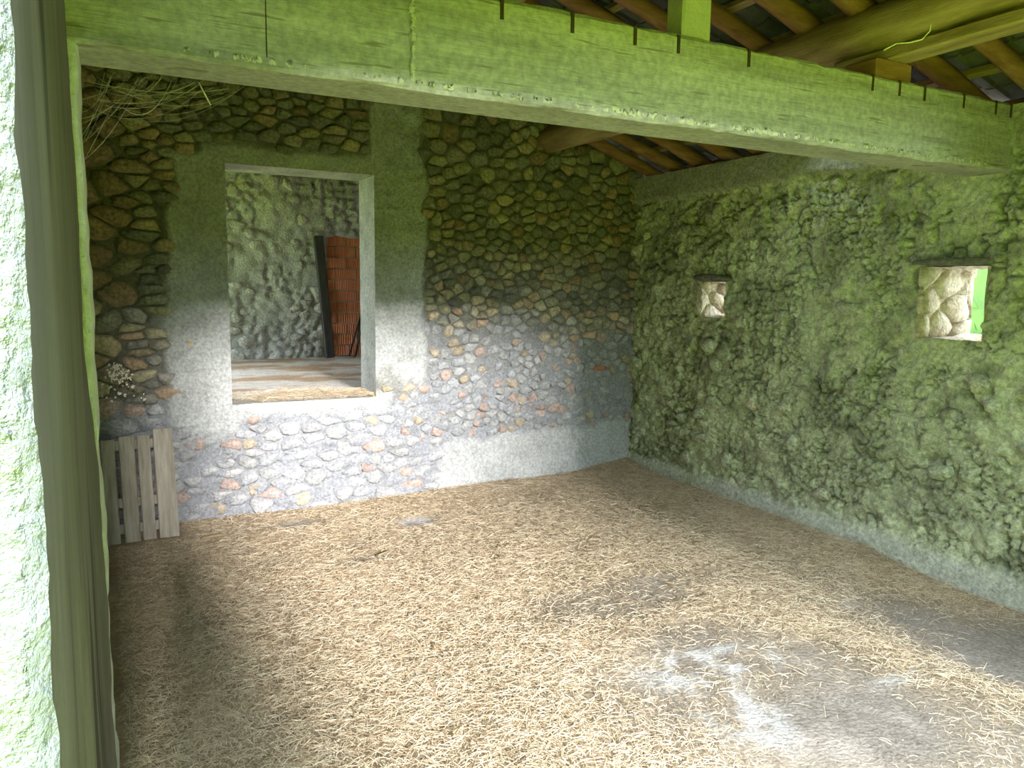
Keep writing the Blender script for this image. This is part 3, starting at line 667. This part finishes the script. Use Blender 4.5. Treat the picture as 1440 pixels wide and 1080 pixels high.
# twigs and bits on the straw
bits = [(585, 4.25, 1.38, .10, .5, 'long dark twig on the straw below the opening'), (0, 4.05, 2.05, .05, 1.9, 'short dark twig on the straw in mid floor'), (0, 3.0, 1.20, .05, 1.2, 'small dark stick among the straw near the shaded side'),
        (0, 2.35, 1.02, .035, .7, 'short black stub on the straw before the bare patch'), (0, 4.0, 3.05, .09, .2, 'dark twig on straw near the side wall'), (0, 3.15, 2.62, .05, 2.4, 'little dark twig at the edge of the bare floor'), (0, 5.0, .52, .16, .15, 'thick dark stick beside the pallet')]
for k, (_, y, x, L, a, lab) in enumerate(bits):
    z = float(floor_height(np.array(x), np.array(y)))+.014; rr = random.Random(k); r = .005 if L < .12 else .009
    P_ = [(x+math.cos(a)*L*(s-.5), y+math.sin(a)*L*(s-.5), z+.003*math.sin(s*3)) for s in (0, .35, .7, 1)]
    V, F = tube(P_, [r, r*1.1, r*.9, r*.6], 6, k, .2); tag(mesh('twig', V, F, 'stem'), lab, 'twig')

# ================================================================== dried flowers hanging on the back wall
e = tag(empty('dried_flowers', (.03, D-.03, 1.06)), 'bunch of dried whitish flowers hanging on the stones above the pallet', 'dried flowers')
rr = random.Random(4); st = Acc(); fl = Acc()
for k in range(15):
    a = rr.uniform(-.5, 1.0); L = rr.uniform(.10, .24); P_ = []
    for i in range(6):
        s = i/5; P_.append((-.02+L*s*a*.7, -.03-.10*math.sin(s*1.8), .05-L*s*(.25+.7*s)+rr.uniform(-.006, .006)))
    V, F = tube(P_, .0016, 5, k); st.add(V, F)
    for i in range(9):
        b = Vector(P_[rr.randint(2, 5)])+Vector((rr.uniform(-.02, .02), rr.uniform(-.02, .02), rr.uniform(-.02, .02))); s = rr.uniform(.007, .014)
        d1 = Vector((rr.uniform(-1, 1), rr.uniform(-1, 1), rr.uniform(-1, 1))).normalized(); d2 = d1.orthogonal().normalized(); d3 = d1.cross(d2)
        V = [b-d1*s, b-d2*s*.7+d3*s*.5, b+d1*s+d3*s*.2, b+d2*s*.7+d3*s*.5, b+d3*s*1.0]
        fl.add([v[:] for v in V], [(0, 1, 4), (1, 2, 4), (2, 3, 4), (3, 0, 4)])
st.build('stems', 'stem', e); o = fl.build('flower_heads', 'dry', e, smooth=False); o['kind'] = 'stuff'

# ================================================================== cobwebs behind the beam end
e = tag(empty('cobweb', (.1, 2.75, 2.2)), 'dusty grey cobweb hanging under the beam end by the pillar', 'cobweb'); rr = random.Random(12); a = Acc()
def strand(p, q, sag, r):
    p, q = Vector(p), Vector(q); return tube([(p.lerp(q, s)-Vector((0, 0, sag*4*s*(1-s))))[:] for s in [i/9 for i in range(10)]], r, 4)
for k in range(26):
    p = (rr.uniform(-.04, .12), rr.uniform(2.60, 2.8), rr.uniform(2.10, 2.21)); q = (rr.uniform(.1, .42), rr.uniform(2.575, 2.7), 2.212)
    V, F = strand(Vector(p)-e.location, Vector(q)-e.location, rr.uniform(.01, .06), rr.choice([.0003, .0004, .0005, .0009])); a.add(V, F)
for k in range(10):
    p = (-.05, rr.uniform(2.65, 2.8), rr.uniform(1.95, 2.15)); q = (rr.uniform(.0, .15), rr.uniform(2.58, 2.8), 2.21)
    V, F = strand(Vector(p)-e.location, Vector(q)-e.location, rr.uniform(0, .03), .0005); a.add(V, F)
a.build('threads', 'web', e)
V, F = tube([(.285, 2.72, 2.265), (.30, 2.72, 2.235), (.318, 2.72, 2.20)], .0022, 5); V = [(v[0], v[1], v[2]-.03) for v in V]
o = mesh('hanging_stalk', V, F, 'dry', e); o.location = -e.location
# curled straw strand on the log
V, F = tube([(2.83, 2.2, 2.575), (2.90, 2.2, 2.61), (2.97, 2.19, 2.622), (3.03, 2.18, 2.64), (3.062, 2.17, 2.675), (3.055, 2.16, 2.70)], .0028, 5); tag(mesh('straw_stalk', V, F, 'dry'), 'single pale straw stalk caught beside the wooden block', 'straw stalk')
# nest lump in the side wall
V, F, c = stone_piece([(3.95, .76), (4.05, .77), (4.06, .84), (3.97, .85)], .004, 0, .06, np.random.default_rng(8), .0, .5)
o = mesh('stone', [(R-v[2], v[0], v[1]) for v in V], F, 'lime', wall_right)
o['label'] = 'pale broken stone end sticking out of the render'

# ================================================================== outdoors
a = 60
struct(mesh('ground_outside', [(-a, -a, -.1), (a, -a, -.1), (a, a, -.1), (-a, a, -.1)], [(0, 1, 2, 3)], 'lawn'), 'sunny green meadow around the building')
struct(mesh('ground_glare', *box(R+.45, 55, -.5, 55, -.12, -.085), 'glare_ground', smooth=False), 'added pale ground outside the side wall, imitating overexposed daylight')  # added pale ground giving the overexposed white seen through the window
def foliage(name, loc, sx, sy, sz, n, label, cat, seed, leaf=.12, trunk=None, cone=0., lm_='leaf'):
    e = tag(empty(name, loc), label, cat); rg = np.random.default_rng(seed)
    core = []; F = []; nu, nv = 18, 12
    for i in range(nv):
        ph = math.pi*i/(nv-1)
        for j in range(nu):
            th = 2*math.pi*j/nu; d = np.array((math.sin(ph)*math.cos(th), math.sin(ph)*math.sin(th), math.cos(ph)))
            d = np.sign(d)*np.abs(d)**.55; k = .86+.2*float(vn(np.array(th*3), np.array(ph*4), seed)) if 0 < i < nv-1 else .9
            tp = 1-cone*max(0, d[2]*.5+.5-.22); core.append((d[0]*sx*k*tp, d[1]*sy*k*tp, sz+d[2]*sz*k))
    for i in range(nv-1):
        for j in range(nu): F.append((i*nu+j, i*nu+(j+1) % nu, (i+1)*nu+(j+1) % nu, (i+1)*nu+j))
    mesh('crown', core, F, lm_, e)
    d = rg.normal(size=(n, 3)); d /= np.linalg.norm(d, axis=1)[:, None]; d = np.sign(d)*np.abs(d)**.55
    tpv = 1-cone*np.maximum(0, d[:, 2]*.5+.5-.22)
    c = d*np.array((sx, sy, sz))*rg.uniform(.88, 1.05, n)[:, None]*np.stack([tpv, tpv, np.ones(n)], 1)+np.array((0, 0, sz))
    u = rg.normal(size=(n, 3)); u /= np.linalg.norm(u, axis=1)[:, None]; v = np.cross(u, rg.normal(size=(n, 3))); v /= np.linalg.norm(v, axis=1)[:, None]
    s = leaf*rg.uniform(.6, 1.3, n)[:, None]; V = np.stack([c-u*s, c-v*s*.5, c+u*s, c+v*s*.5], 1).reshape(-1, 3)
    o = mesh('leaves', V, np.arange(n*4).reshape(-1, 4), lm_, e, smooth=False); o['kind'] = 'stuff'
    if trunk:
        Vt, Ft = tube([(0, 0, -.1-loc[2]), (0, 0, sz)], trunk, 8, seed, .1); mesh('trunk', Vt, Ft, 'bark', e)
    return e
foliage('shadow_blocker', (.27, -1.25, -.1), .36, .36, 2.4, 3600, 'unseen leafy column added to cast a shadow on the left floor', 'tree', 1, .05, None, .35)  # stands in for the person at the camera, whose shadow darkens the left
for k, (x, y, h, sx, sy) in enumerate(((6.6, -3.4, 5.2, 3.4, 3.6), (7.0, -12.2, 7.0, 4.4, 4.0))):  # added unseen trees that block sky and sun from the right
    foliage('tree', (x, y, -.1), sx, sy, h, 3500, ['nearer unseen tree hedge added to block sky on the right', 'farther unseen tree hedge added to soften the right edge of the sun'][k], 'tree', 20+k, .22, .3)
for k, (x, y, h, sx, sy) in enumerate(((-7.4, -13.5, 5.5, 4.4, 4.2), (-12, -3.0, 4.2, 3.4, 5.5))):
    foliage('tree', (x, y, -.1), sx, sy, h, 3500, ['dense leafy tree farther out on the far side of the path', 'dense leafy tree close beside the building on the meadow'][k], 'tree', 30+k, .22, .3, 0., 'leaf_light')
foliage('sky_screen', (0, -34, -.1), 34, 2.5, 2.6, 6000, 'long low hedgerow of leaves, added to hide the low sky', 'hedge', 40, .35)  # added out of view to cut low sky and bring more green indoors
foliage('bush', (13.5, 8.0, -.1), 1.5, 2.4, 1.6, 2500, 'green bush outside the larger side opening', 'bush', 3, .10)
